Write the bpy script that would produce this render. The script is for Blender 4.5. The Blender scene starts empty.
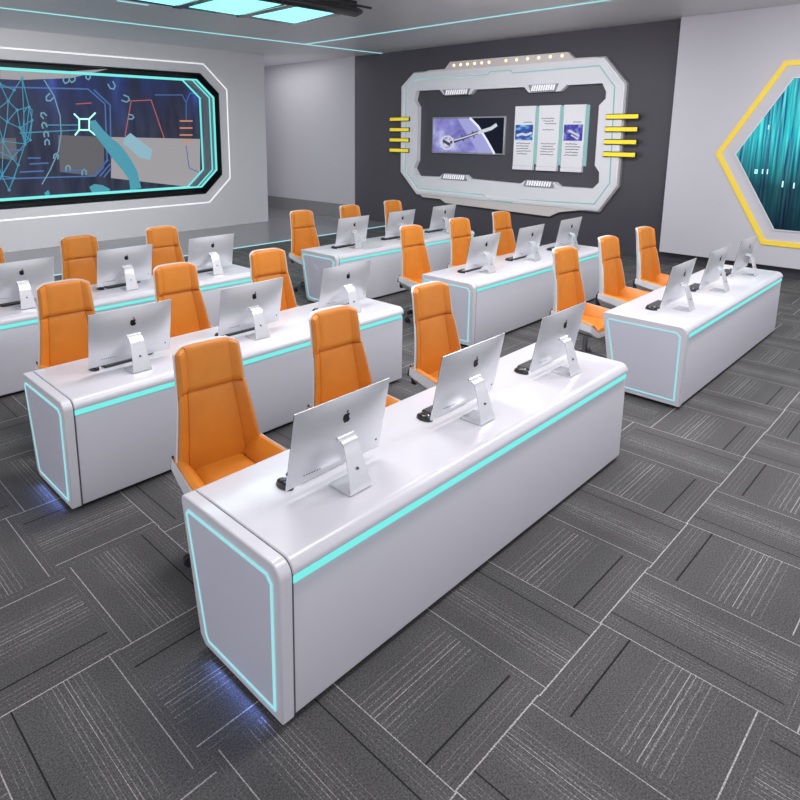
import bpy, bmesh, math, random
from mathutils import Vector, Matrix
from mathutils.geometry import tessellate_polygon
random.seed(7)
sc = bpy.context.scene
COL = sc.collection
PI = math.pi

# ------------------------------------------------------------------ materials
def new_mat(name):
    m = bpy.data.materials.new(name); m.use_nodes = True
    return m, m.node_tree, m.node_tree.nodes['Principled BSDF']

def mat(name, col, rough=.5, metal=0., coat=0., noise=0., nscale=8., bump=0., bscale=60., spec=None):
    m, nt, b = new_mat(name)
    c4 = (*col, 1)
    b.inputs['Base Color'].default_value = c4
    b.inputs['Roughness'].default_value = rough
    b.inputs['Metallic'].default_value = metal
    b.inputs['Coat Weight'].default_value = coat
    b.inputs['Coat Roughness'].default_value = .08
    if spec is not None: b.inputs['Specular IOR Level'].default_value = spec
    tc = nt.nodes.new('ShaderNodeTexCoord')
    if noise:
        n = nt.nodes.new('ShaderNodeTexNoise'); n.inputs['Scale'].default_value = nscale
        n.inputs['Detail'].default_value = 3
        nt.links.new(tc.outputs['Object'], n.inputs['Vector'])
        r = nt.nodes.new('ShaderNodeMapRange')
        r.inputs['To Min'].default_value = 1 - noise; r.inputs['To Max'].default_value = 1 + noise
        nt.links.new(n.outputs['Fac'], r.inputs['Value'])
        mx = nt.nodes.new('ShaderNodeVectorMath'); mx.operation = 'SCALE'
        mx.inputs[0].default_value = col
        nt.links.new(r.outputs[0], mx.inputs['Scale'])
        nt.links.new(mx.outputs[0], b.inputs['Base Color'])
    if bump:
        n2 = nt.nodes.new('ShaderNodeTexNoise'); n2.inputs['Scale'].default_value = bscale
        nt.links.new(tc.outputs['Object'], n2.inputs['Vector'])
        bp = nt.nodes.new('ShaderNodeBump'); bp.inputs['Strength'].default_value = bump
        bp.inputs['Distance'].default_value = .002
        nt.links.new(n2.outputs['Fac'], bp.inputs['Height'])
        nt.links.new(bp.outputs[0], b.inputs['Normal'])
    return m

def glow(name, col, strength=1., base=(.05, .05, .05)):
    m, nt, b = new_mat(name)
    b.inputs['Base Color'].default_value = (*base, 1)
    b.inputs['Emission Color'].default_value = (*col, 1)
    b.inputs['Emission Strength'].default_value = strength
    b.inputs['Roughness'].default_value = .35
    if max(base) < .2: b.inputs['Specular IOR Level'].default_value = .15
    return m

class NB:                                        # tiny node-graph builder
    def __init__(s, nt): s.nt = nt
    def _in(s, sock, v):
        if isinstance(v, (int, float)): sock.default_value = v
        elif v is not None: s.nt.links.new(v, sock)
    def m(s, op, a, b=None, c=None):
        n = s.nt.nodes.new('ShaderNodeMath'); n.operation = op
        s._in(n.inputs[0], a); s._in(n.inputs[1], b); s._in(n.inputs[2], c)
        return n.outputs[0]
    def mix(s, f, a, b):                         # scalar mix
        n = s.nt.nodes.new('ShaderNodeMix'); n.data_type = 'FLOAT'
        s._in(n.inputs[0], f); s._in(n.inputs[2], a); s._in(n.inputs[3], b)
        return n.outputs[0]
    def noise(s, vec, scale, detail=2, sx=1, sy=1, sz=1):
        mp = s.nt.nodes.new('ShaderNodeMapping'); mp.inputs['Scale'].default_value = (sx, sy, sz)
        s.nt.links.new(vec, mp.inputs['Vector'])
        n = s.nt.nodes.new('ShaderNodeTexNoise'); n.inputs['Scale'].default_value = scale
        n.inputs['Detail'].default_value = detail
        s.nt.links.new(mp.outputs[0], n.inputs['Vector'])
        return n.outputs['Fac']
    def ramp(s, f, stops, interp='LINEAR'):
        n = s.nt.nodes.new('ShaderNodeValToRGB'); cr = n.color_ramp; cr.interpolation = interp
        while len(cr.elements) < len(stops): cr.elements.new(.5)
        for e, (p, c) in zip(cr.elements, stops):
            e.position = p; e.color = (*c, 1) if isinstance(c, tuple) else (c, c, c, 1)
        s._in(n.inputs[0], f)
        return n.outputs[0]

def carpet():
    m, nt, b = new_mat('carpet_tile'); g = NB(nt)
    tc = nt.nodes.new('ShaderNodeTexCoord'); obj = tc.outputs['Object']
    sp = nt.nodes.new('ShaderNodeSeparateXYZ'); nt.links.new(obj, sp.inputs[0])
    X, Y = sp.outputs[0], sp.outputs[1]
    tx = g.m('DIVIDE', g.m('SUBTRACT', X, 2.212), .5925)
    ty = g.m('DIVIDE', g.m('SUBTRACT', Y, 1.128), .757)
    ix, iy = g.m('FLOOR', tx), g.m('FLOOR', ty)
    a, c = g.m('SUBTRACT', tx, ix), g.m('SUBTRACT', ty, iy)
    par = lambda v: g.m('MULTIPLY', g.m('FRACT', g.m('MULTIPLY', g.m('ADD', v, 1000.), .5)), 2.)
    pix, piy = par(ix), par(iy)
    psum = par(g.m('ADD', ix, iy))               # 1 -> lines run along X
    pX = g.mix(piy, c, g.m('SUBTRACT', 1., c))
    pY = g.mix(pix, g.m('SUBTRACT', 1., a), a)
    p = g.mix(psum, pY, pX)
    al = g.mix(psum, c, a)                       # running coordinate along the lines
    lines = [(.004, .8, .008), (.055, .28, .005), (.09, .25, .005), (.125, .3, .006), (.39, .3, .005), (.43, .32, .006),
             (.47, .36, .006), (.505, .5, .005), (.555, .9, .006), (.585, .45, .006), (.625, .42, .006), (.67, .34, .005),
             (.715, .3, .005), (.905, .8, .007), (.96, .25, .005)]
    st = [(0., .9)]
    for pos, v, w in lines[1:]:
        st += [(pos - w / 2, v), (pos + w / 2, 0.)]
    st.insert(1, (.0055, 0.))
    f = g.ramp(p, st, 'CONSTANT')
    f2 = g.ramp(p, [(0., 0.), (.187, 1.), (.197, 0.)], 'CONSTANT')
    dash = g.noise(obj, 170., 1)
    dash2 = g.noise(obj, 7., 2)
    dd = g.ramp(dash, [(.42, .12), (.54, 1.)])
    keep = g.m('GREATER_THAN', f, .7)
    line = g.m('MULTIPLY', f, g.mix(keep, dd, g.m('ADD', .65, g.m('MULTIPLY', dd, .3))))
    # streaks of pile running with the lines around the cluster
    sx = g.noise(obj, 1., 3, 260, 14, 1); sy = g.noise(obj, 1., 3, 14, 260, 1)
    streak = g.ramp(g.mix(psum, sx, sy), [(.5, 0.), (.75, 1.)])
    zone = g.ramp(p, [(.3, 0.), (.5, .9), (.62, .9), (.8, 0.), (1., .2)])
    fine = g.noise(obj, 130., 4)
    cl = g.noise(obj, 2.2, 3)
    val = g.m('ADD', .060, g.m('MULTIPLY', line, .30))
    val = g.m('ADD', val, g.m('MULTIPLY', g.m('MULTIPLY', streak, zone), .055))
    val = g.m('MULTIPLY', val, g.ramp(fine, [(.36, .48), (.64, 1.15)] ))
    val = g.m('MULTIPLY', val, 1.95)
    val = g.m('MULTIPLY', val, g.m('ADD', .8, g.m('MULTIPLY', cl, .4)))
    val = g.m('MULTIPLY', val, g.m('SUBTRACT', 1., g.m('MULTIPLY', f2, .88)))
    cmb = nt.nodes.new('ShaderNodeCombineColor')
    nt.links.new(val, cmb.inputs[0]); nt.links.new(g.m('MULTIPLY', val, .975), cmb.inputs[1]); nt.links.new(g.m('MULTIPLY', val, .985), cmb.inputs[2])
    nt.links.new(cmb.outputs[0], b.inputs['Base Color'])
    b.inputs['Roughness'].default_value = .8
    b.inputs['Specular IOR Level'].default_value = .25
    bp = nt.nodes.new('ShaderNodeBump'); bp.inputs['Strength'].default_value = .35; bp.inputs['Distance'].default_value = .003
    nt.links.new(fine, bp.inputs['Height']); nt.links.new(bp.outputs[0], b.inputs['Normal'])
    return m

def leather():
    m, nt, b = new_mat('orange_leather'); g = NB(nt)
    tc = nt.nodes.new('ShaderNodeTexCoord')
    n = g.noise(tc.outputs['Object'], 5., 3)
    c = g.ramp(n, [(.3, (.66, .215, .018)), (.7, (.74, .26, .028))])
    nt.links.new(c, b.inputs['Base Color'])
    b.inputs['Roughness'].default_value = .42
    v = nt.nodes.new('ShaderNodeTexVoronoi'); v.inputs['Scale'].default_value = 260
    nt.links.new(tc.outputs['Object'], v.inputs['Vector'])
    bp = nt.nodes.new('ShaderNodeBump'); bp.inputs['Strength'].default_value = .12; bp.inputs['Distance'].default_value = .0015
    nt.links.new(v.outputs['Distance'], bp.inputs['Height']); nt.links.new(bp.outputs[0], b.inputs['Normal'])
    return m

def data_rain():
    m, nt, b = new_mat('data_rain_screen'); g = NB(nt)
    tc = nt.nodes.new('ShaderNodeTexCoord'); obj = tc.outputs['Object']
    sp = nt.nodes.new('ShaderNodeSeparateXYZ'); nt.links.new(obj, sp.inputs[0])
    s1 = g.noise(obj, 1., 3, 1, 30, .9); s2 = g.noise(obj, 1., 2, 1, 9, .6)
    k = g.ramp(s1, [(.40, 0.), (.56, .45), (.66, 1.)])
    col = g.ramp(s2, [(.35, (.0, .02, .16)), (.48, (.0, .17, .29)), (.6, (.0, .42, .47))])
    h = g.ramp(g.m('MULTIPLY', g.m('ADD', sp.outputs[2], 1.25), .4), [(0., .03), (.3, .12), (.62, 1.), (1., .9)])
    mixn = nt.nodes.new('ShaderNodeMix'); mixn.data_type = 'RGBA'
    nt.links.new(k, mixn.inputs[0]); nt.links.new(col, mixn.inputs[6]); mixn.inputs[7].default_value = (.12, .85, .85, 1)
    sc_ = nt.nodes.new('ShaderNodeVectorMath'); sc_.operation = 'SCALE'
    nt.links.new(mixn.outputs[2], sc_.inputs[0]); nt.links.new(h, sc_.inputs['Scale'])
    nt.links.new(sc_.outputs[0], b.inputs['Emission Color'])
    b.inputs['Emission Strength'].default_value = 1.05
    b.inputs['Specular IOR Level'].default_value = .15
    b.inputs['Base Color'].default_value = (.004, .01, .03, 1); b.inputs['Roughness'].default_value = .3
    return m

def holo_screen():                                # dim picture of a control room on the big display
    m, nt, b = new_mat('control_room_picture'); g = NB(nt)
    tc = nt.nodes.new('ShaderNodeTexCoord'); obj = tc.outputs['Object']
    sp = nt.nodes.new('ShaderNodeSeparateXYZ'); nt.links.new(obj, sp.inputs[0])
    n = g.noise(obj, 1., 2, 1.6, 1, .35)
    n2 = g.noise(obj, 1., 3, 6, 1, 1.2)
    top = g.ramp(g.m('MULTIPLY', sp.outputs[2], .36), [(0., 0.), (.55, .1), (.95, 1.)])
    col = g.ramp(n, [(.38, (.018, .020, .045)), (.55, (.02, .035, .14)), (.68, (.06, .10, .40))])
    col2 = g.ramp(n2, [(.35, (.018, .018, .035)), (.6, (.035, .04, .065))])
    mixn = nt.nodes.new('ShaderNodeMix'); mixn.data_type = 'RGBA'
    nt.links.new(top, mixn.inputs[0]); nt.links.new(col2, mixn.inputs[6]); nt.links.new(col, mixn.inputs[7])
    nt.links.new(mixn.outputs[2], b.inputs['Emission Color'])
    b.inputs['Emission Strength'].default_value = 1.
    b.inputs['Base Color'].default_value = (.01, .012, .02, 1); b.inputs['Roughness'].default_value = .25; b.inputs['Specular IOR Level'].default_value = .2
    return m

def planet_mat():
    m, nt, b = new_mat('planet_picture'); g = NB(nt)
    tc = nt.nodes.new('ShaderNodeTexCoord'); obj = tc.outputs['Object']
    n = g.noise(obj, 1., 5, 1, 2.2, 3)
    c = g.ramp(n, [(.3, (.12, .11, .42)), (.5, (.28, .27, .66)), (.72, (.62, .66, .90))])
    nt.links.new(c, b.inputs['Emission Color']); b.inputs['Emission Strength'].default_value = .85
    b.inputs['Base Color'].default_value = (.02, .02, .04, 1); b.inputs['Roughness'].default_value = .3
    return m

def picture_mat(name, c1, c2, c3, sx, sz):
    m, nt, b = new_mat(name); g = NB(nt)
    tc = nt.nodes.new('ShaderNodeTexCoord')
    n = g.noise(tc.outputs['Object'], 1., 3, 1, sx, sz)
    c = g.ramp(n, [(.35, c1), (.52, c2), (.66, c3)])
    nt.links.new(c, b.inputs['Emission Color']); b.inputs['Emission Strength'].default_value = .8
    b.inputs['Base Color'].default_value = (.02, .02, .05, 1)
    return m

M = dict(
    desk=mat('white_desk_lacquer', (.74, .735, .785), .28, coat=.2, noise=.015, nscale=3),
    deskpanel=mat('pale_desk_panel', (.66, .655, .71), .32, coat=.15, noise=.02, nscale=2),
    endpanel=mat('grey_end_panel', (.70, .705, .80), .25, coat=.3, noise=.02, nscale=2),
    seam=mat('dark_seam', (.10, .10, .12), .6),
    kick=mat('black_plinth', (.02, .02, .022), .5),
    cyan=glow('cyan_led', (.18, .84, .80), 1.0),
    cyan_soft=glow('pale_cyan_led', (.34, .78, .84), .95),
    cyan_dim=glow('dim_cyan_led', (.42, .78, .78), .6),
    leather=leather(),
    shell=mat('white_chair_shell', (.78, .78, .80), .3, coat=.2),
    gap=mat('black_bracket', (.015, .015, .018), .45),
    chrome=mat('dark_chrome', (.42, .42, .44), .22, metal=1.),
    nylon=mat('black_nylon', (.025, .025, .03), .5),
    alu=mat('silver_aluminium', (.76, .77, .80), .32, metal=.45, noise=.02, nscale=2),
    stand=mat('bright_aluminium_stand', (.80, .81, .84), .25, metal=.5),
    black=mat('gloss_black', (.010, .010, .013), .25, coat=.3),
    keys=mat('dark_grey_keys', (.10, .10, .11), .5, noise=.1, nscale=80),
    ceil=mat('grey_ceiling', (.80, .785, .80), .38, noise=.03, nscale=1.2, bump=.02, bscale=20),
    wall=mat('pale_grey_wall', (.78, .765, .785), .5, noise=.02, nscale=1.5, bump=.03, bscale=40),
    passage=mat('grey_passage_wall', (.56, .555, .59), .5, noise=.02, nscale=1.5, bump=.03, bscale=40),
    panelwall=mat('light_grey_panel', (.68, .67, .72), .45, noise=.02, nscale=1.5),
    dark=mat('charcoal_wall', (.078, .073, .088), .32, noise=.08, nscale=1.5),
    polished=mat('polished_grey_floor', (.27, .265, .275), .22, noise=.06, nscale=2, coat=.2),
    plinth=mat('grey_wall_plinth', (.24, .24, .25), .4, noise=.04, nscale=2),
    carpet=carpet(),
    frame=mat('pale_metal_frame', (.82, .82, .86), .35, metal=.0, coat=.2, noise=.03, nscale=3),
    frameside=mat('grey_metal_edge', (.42, .41, .43), .4, metal=.3),
    beige=mat('beige_metal_crown', (.70, .65, .62), .4),
    grille=glow('white_grille', (.85, .85, .90), .45, base=(.8, .8, .8)),
    grillebase=mat('grey_grille_base', (.30, .30, .34), .4),
    amber=glow('warm_spot', (1., .72, .42), 2.2),
    yellow=mat('yellow_bar', (.86, .70, .03), .35, coat=.2),
    yellowlit=glow('yellow_bar_face', (.86, .66, .05), .35, base=(.86, .70, .03)),
    yellowline=glow('yellow_outline', (.80, .56, .05), .35, base=(.80, .58, .05)),
    whiteline=glow('white_outline', (.86, .87, .90), .75, base=(.8, .8, .8)),
    recess=mat('black_recess', (.012, .012, .015), .3),
    reveal=mat('grey_reveal', (.22, .25, .30), .3, metal=.4),
    board=mat('white_info_board', (.85, .84, .88), .4),
    ink=mat('dark_ink', (.13, .13, .15), .6),
    space=glow('black_space', (.004, .006, .014), 1., base=(.005, .005, .01)),
    limb=glow('planet_limb', (.78, .82, 1.), 1.),
    planet=planet_mat(), haze=glow('planet_haze', (.36, .37, .72), .9),
    station=glow('station_white', (.75, .76, .86), .8),
    stationdark=glow('station_dark', (.04, .04, .08), .8),
    rain=data_rain(),
    digits=glow('pale_digits', (.55, 1., 1.), 1.2),
    holo=holo_screen(),
    h_line=glow('hologram_line', (.04, .33, .52), .8),
    h_dim=glow('hologram_dim_line', (.05, .16, .45), .8),
    h_pale=glow('hologram_pale_line', (.20, .45, .58), .7),
    h_bright=glow('hologram_bright', (.45, 1., .85), 1.2),
    h_hand=glow('hologram_hand', (.06, .36, .48), .8),
    h_red=glow('hologram_red_line', (.50, .11, .10), .8),
    h_orange=glow('hologram_orange', (.75, .28, .10), .8),
    refl_grey=glow('grey_reflection', (.36, .34, .36), .9),  # reflections on the display, painted as glowing grey
    refl_dim=glow('dim_reflection', (.11, .105, .12), .85),
    h_blue=glow('hologram_pale_patch', (.30, .55, .66), .8),
    lamp=glow('cyan_lamp_pane', (.26, .93, .95), 1.6),
    lampframe=mat('black_lamp_frame', (.02, .02, .024), .25, coat=.3),
    pic1=picture_mat('blue_picture', (.0, .02, .16), (.01, .10, .50), (.30, .70, .95), 4, 9),
    pic2=picture_mat('violet_picture', (.01, .01, .20), (.05, .05, .45), (.40, .42, .85), 7, 7),
)

# ------------------------------------------------------------------ geometry helpers
class MB:
    def __init__(s): s.v = []; s.f = []
    def add(s, vs, fs):
        n = len(s.v); s.v += [tuple(p) for p in vs]; s.f += [tuple(i + n for i in f) for f in fs]; return s
    def box(s, x0, x1, y0, y1, z0, z1):
        return s.add([(x0, y0, z0), (x1, y0, z0), (x1, y1, z0), (x0, y1, z0), (x0, y0, z1), (x1, y0, z1), (x1, y1, z1), (x0, y1, z1)],
                     [(0, 3, 2, 1), (4, 5, 6, 7), (0, 1, 5, 4), (1, 2, 6, 5), (2, 3, 7, 6), (3, 0, 4, 7)])
    def prism(s, poly, axis, a, b, holes=()):
        """poly is 2-D: (y,z) for axis x, (x,z) for axis y, (x,y) for axis z; extruded from a to b"""
        def P(p, d):
            return {'x': (d, p[0], p[1]), 'y': (p[0], d, p[1]), 'z': (p[0], p[1], d)}[axis]
        loops = [list(poly)] + [list(h) for h in holes]
        allp = [q for l in loops for q in l]; n = len(allp)
        if holes:
            caps = tessellate_polygon([[Vector((q[0], q[1], 0)) for q in l] for l in loops])
            fs = [tuple(t) for t in caps] + [tuple(i + n for i in reversed(t)) for t in caps]
        else:
            fs = [tuple(range(n)), tuple(range(2 * n - 1, n - 1, -1))]
        k = 0
        for l in loops:
            m_ = len(l)
            for i in range(m_):
                j = (i + 1) % m_
                fs.append((k + i, k + j, n + k + j, n + k + i))
            k += m_
        return s.add([P(q, a) for q in allp] + [P(q, b) for q in allp], fs)
    def tube(s, pts, r, n=8, closed=False):
        pts = [Vector(p) for p in pts]; rings = []
        m_ = len(pts)
        up = Vector((0, 0, 1))
        for i, p in enumerate(pts):
            if closed: d = (pts[(i + 1) % m_] - pts[i - 1])
            else: d = pts[min(i + 1, m_ - 1)] - pts[max(i - 1, 0)]
            d.normalize()
            u = d.cross(up)
            if u.length < 1e-3: u = d.cross(Vector((1, 0, 0)))
            u.normalize(); w = u.cross(d)
            rr = r[i] if isinstance(r, (list, tuple)) else r
            rings.append([p + (u * math.cos(2 * PI * k / n) + w * math.sin(2 * PI * k / n)) * rr for k in range(n)])
        vs = [q for ring in rings for q in ring]; fs = []
        for i in range(m_ if closed else m_ - 1):
            j = (i + 1) % m_
            for k in range(n):
                l = (k + 1) % n
                fs.append((i * n + k, i * n + l, j * n + l, j * n + k))
        if not closed: fs += [tuple(range(n)), tuple(range(m_ * n - 1, m_ * n - n - 1, -1))]
        return s.add(vs, fs)
    def ribbon(s, pts, w, axis, a, b):            # polyline of width w drawn on a plane, extruded a..b
        for p, q in zip(pts[:-1], pts[1:]):
            dx, dy = q[0] - p[0], q[1] - p[1]; L = math.hypot(dx, dy) or 1
            nx, ny = -dy / L * w / 2, dx / L * w / 2; ex, ey = dx / L * w * .3, dy / L * w * .3
            s.prism([(p[0] + nx - ex, p[1] + ny - ey), (p[0] - nx - ex, p[1] - ny - ey), (q[0] - nx + ex, q[1] - ny + ey), (q[0] + nx + ex, q[1] + ny + ey)], axis, a, b)
        return s
    def build(s, name, m, parent=None, bevel=0., seg=2, smooth=False, sub=0):
        me = bpy.data.meshes.new(name)
        off = Vector(parent.matrix_world.translation) if parent is not None else Vector()
        if parent is not None and parent.get('_loc'): off = Vector(parent['_loc'])
        me.from_pydata([tuple(Vector(p) - off) for p in s.v], [], s.f)
        bm = bmesh.new(); bm.from_mesh(me); bmesh.ops.recalc_face_normals(bm, faces=bm.faces); bm.to_mesh(me); bm.free()
        me.materials.append(m)
        o = bpy.data.objects.new(name, me); COL.objects.link(o)
        if parent is not None:
            o.parent = parent; o['_loc'] = tuple(off)
        if bevel:
            md = o.modifiers.new('bevel', 'BEVEL'); md.width = bevel; md.segments = seg; md.limit_method = 'ANGLE'; md.angle_limit = .6
        if sub:
            md = o.modifiers.new('sub', 'SUBSURF'); md.levels = sub; md.render_levels = sub
        if smooth or sub or bevel:
            for p in me.polygons: p.use_smooth = True
            if not sub:
                bm = bmesh.new(); bm.from_mesh(me)
                for e in bm.edges:
                    if len(e.link_faces) == 2 and e.calc_face_angle(0) > .6: e.smooth = False
                bm.to_mesh(me); bm.free()
        return o

def tag(o, label, cat, group=None):
    o['label'] = label; o['category'] = cat
    if group: o['group'] = group
    return o
def root(name, loc, label=None, cat=None, group=None):
    o = bpy.data.objects.new(name, None); COL.objects.link(o); o.location = loc; o['_loc'] = tuple(loc)
    o.empty_display_size = .1
    if label: tag(o, label, cat, group)
    return o
def struct(name, mb, m, **k):
    o = mb.build(name, m, **k); o['kind'] = 'structure'; return o
def copy_tree(o, parent=None):
    c = o.copy(); COL.objects.link(c); c.parent = parent
    for ch in list(o.children): copy_tree(ch, c)
    return c

def inset(poly, d):
    """move every edge of a closed polygon inwards by d (miter joins)"""
    n = len(poly); A = sum(poly[i][0] * poly[(i + 1) % n][1] - poly[(i + 1) % n][0] * poly[i][1] for i in range(n))
    sgn = 1 if A > 0 else -1; out = []
    for i in range(n):
        p0, p1, p2 = Vector(poly[i - 1]), Vector(poly[i]), Vector(poly[(i + 1) % n])
        a = (p1 - p0).normalized(); b = (p2 - p1).normalized()
        na = Vector((-a.y, a.x)) * sgn; nb = Vector((-b.y, b.x)) * sgn
        bis = (na + nb); bis = bis / max(bis.length, 1e-6)
        out.append(tuple(p1 + bis * d / max(.3, bis.dot(na))))
    return out

def pillow(fn, nu, nv, T, back=0., e=6):
    """closed padded surface: fn(u,v)->point, (u,v) in 0..1; front is pushed out by T with rounded rims"""
    F, B = [], []
    for j in range(nv + 1):
        for i in range(nu + 1):
            u, v = .5 - .5 * math.cos(PI * i / nu), .5 - .5 * math.cos(PI * j / nv)
            p = Vector(fn(u, v)); h = 1e-3
            du = Vector(fn(min(u + h, 1), v)) - Vector(fn(max(u - h, 0), v)); dv = Vector(fn(u, min(v + h, 1))) - Vector(fn(u, max(v - h, 0)))
            n = du.cross(dv).normalized()
            k = max(0., 1 - abs(2 * u - 1) ** e) ** .5 * max(0., 1 - abs(2 * v - 1) ** (e * 1.5)) ** .5
            F.append(p + n * T * k); B.append(p - n * back)
    W = nu + 1; n0 = len(F); fs = []
    for j in range(nv):
        for i in range(nu):
            a = j * W + i
            fs.append((a, a + 1, a + W + 1, a + W)); fs.append((n0 + a, n0 + a + W, n0 + a + W + 1, n0 + a + 1))
    rim = [i for i in range(nu)] + [nu + j * W for j in range(nv)] + [nv * W + nu - i for i in range(nu)] + [(nv - j) * W for j in range(nv)]
    for a, b in zip(rim, rim[1:] + rim[:1]): fs.append((a, b, n0 + b, n0 + a))
    return MB().add(F + B, fs)

# ------------------------------------------------------------------ camera
yaw, pitch, FPX, CX, CY, CH = .7958374, .1999379, 641.9, 356.48, 260.72, 2.40
F = Vector((math.cos(yaw) * math.cos(pitch), math.sin(yaw) * math.cos(pitch), -math.sin(pitch)))
R = Vector((math.sin(yaw), -math.cos(yaw), 0)); U = R.cross(F)
cd = bpy.data.cameras.new('camera'); cam = bpy.data.objects.new('camera', cd); COL.objects.link(cam)
mw = Matrix.Identity(4)
for i in range(3): mw[i][0], mw[i][1], mw[i][2] = R[i], U[i], -F[i]
mw[0][3], mw[1][3], mw[2][3] = 0, 0, CH
cam.matrix_world = mw
cd.sensor_width = 36; cd.lens = FPX / 800 * 36; cd.shift_x = (400 - CX) / 800; cd.shift_y = (CY - 400) / 800
cd.clip_end = 60
sc.camera = cam

# ------------------------------------------------------------------ the room
CZ = 4.33; WX = 12.4; WY = 14.0
struct('floor', MB().box(-3, WX + .3, -3, 11.11, -.1, 0), M['carpet'])
struct('floor', MB().box(-3, WX + .3, 11.19, 17.3, -.1, 0), M['polished'])
struct('trim_1', MB().box(-3, WX, 11.11, 11.19, -.1, .004), M['cyan_soft'])
struct('ceiling', MB().box(-3, WX + .3, -3, 17.3, CZ, CZ + .2), M['ceil'])
struct('trim_2', MB().box(-3, WX, 11.72, 11.79, CZ - .008, CZ + .01), M['cyan_soft'])
struct('trim_3', MB().box(9.84, 9.91, -1.5, 11.72, CZ - .008, CZ + .01), M['cyan_soft'])
struct('wall_back', MB().box(WX, WX + .2, -3, 12.72, 0, CZ), M['dark'])
struct('wall_back_passage', MB().box(WX - .012, WX + .2, 12.72, 17.1, .36, CZ), M['passage'])
struct('baseboard_passage', MB().box(WX, WX + .2, 12.72, 17.1, 0, .36), M['plinth'])
struct('wall_right', MB().box(WX - .14, WX - .001, -3, 4.46, .19, CZ), M['panelwall'], bevel=.006)
struct('wall_passage_end', MB().box(10.4, WX + .2, 17.1, 17.3, 0, CZ), M['passage'])

# left wall with an octagonal opening for the display recess
def octa(x0, x1, z0, z1, cx_, cz_): return [(x0 + cx_, z0), (x1 - cx_, z0), (x1, z0 + cz_), (x1, z1 - cz_), (x1 - cx_, z1), (x0 + cx_, z1), (x0, z1 - cz_), (x0, z0 + cz_)]
OPEN = octa(.3, 8.99, .86, 3.75, .50, .45)
struct('wall_left', MB().prism([(-3, 0), (10.37, 0), (10.37, CZ), (-3, CZ)], 'y', WY, WY + .7, holes=[OPEN]), M['wall'])

# ------------------------------------------------------------------ big display in the left wall
dsp = root('display_window', (4.6, WY + .6, .86), 'long octagonal glowing display set deep in the pale left wall, cyan edged', 'display')
MB().prism(inset(OPEN, -.225), 'y', WY - .012, WY - .001, holes=[inset(OPEN, -.203)]).build('outline_light', M['whiteline'], dsp)
MB().prism(inset(OPEN, .002), 'y', WY + .02, WY + .42, holes=[inset(OPEN, .022)]).build('recess_lining', M['recess'], dsp)
SY = WY + .30
def ringo(k): return octa(.42 + .10 * k, 8.88 - .095 * k, 1.02 + .003 * k, 3.61 - .003 * k, .46, .41)
for k in range(4):
    MB().prism(ringo(k), 'y', WY + .06 + .05 * k, WY + .10 + .05 * k, holes=[inset(ringo(k), .032)]).build('light_ring', M['cyan'], dsp)
MB().prism(ringo(0), 'y', WY + .115, WY + .29, holes=[inset(ringo(3), .01)]).build('stepped_frame', M['reveal'], dsp)
MB().prism(inset(OPEN, .023), 'y', SY + .002, SY + .05).build('back_plate', M['recess'], dsp)
MB().prism(ringo(3), 'y', SY - .008, SY).build('screen', M['holo'], dsp)
SY -= .008
def ony(px, py, Y=SY):                            # reads where a photo point lies on the screen plane
    r = F + R * ((px - CX) / FPX) - U * ((py - CY) / FPX); k = Y / r.y
    return (r.x * k, CH + r.z * k)
def strokes(name, polys, w, m, lift=.004):
    mb = MB()
    for pl in polys: mb.ribbon([ony(*p) for p in pl], w, 'y', SY - lift - .003, SY - lift)
    return mb.build(name, M[m], dsp)
def patch(name, pl, m, lift=.002):
    return MB().prism([ony(*p) for p in pl], 'y', SY - lift - .002, SY - lift).build(name, M[m], dsp)
patch('reflection_block', [(111, 137), (200, 139), (200, 180), (190, 187), (111, 178)], 'refl_grey')  # grey blocks: reflections in the display glass, put in as colour
patch('reflection_block', [(58, 135), (104, 137), (104, 168), (96, 176), (60, 172)], 'refl_dim')
patch('reflection_block', [(0, 138), (16, 138), (17, 161), (0, 158)], 'refl_dim')
patch('reflection_block', [(0, 70), (60, 72), (108, 69), (72, 78), (20, 80), (0, 79)], 'refl_grey', .003)
strokes('panel_outline', [[(0, 87), (88, 89), (105, 104), (107, 160), (95, 176), (0, 179)], [(94, 90), (110, 105), (111, 158)],
                          [(100, 176), (110, 164)], [(104, 177), (111, 168)], [(96, 173), (108, 160)]], .03, 'h_dim')
strokes('trapezoid_outline', [[(125, 136), (131, 101), (151, 100), (164, 138)], [(76, 104), (91, 103)]], .022, 'h_red')
strokes('faint_outline', [[(155, 95), (182, 95), (186, 103)], [(186, 120), (186, 102), (190, 93), (198, 94)], [(186, 146), (189, 168), (198, 172)]], .022, 'h_dim', .006)
strokes('orange_ticks', [[(180, 121), (192, 121)], [(180, 128), (192, 128)], [(180, 135), (192, 135)], [(182, 141), (192, 141)]], .035, 'h_orange')
strokes('target_bracket', [[(79, 119), (89, 119), (89, 130), (79, 130), (79, 119)], [(79, 119), (74, 114)], [(89, 119), (95, 113)], [(79, 130), (75, 135)], [(89, 130), (95, 135)]], .035, 'h_bright', .010)
strokes('pointer_line', [[(45, 125), (79, 125)], [(20, 133), (78, 130)]], .022, 'h_line', .006)
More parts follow.
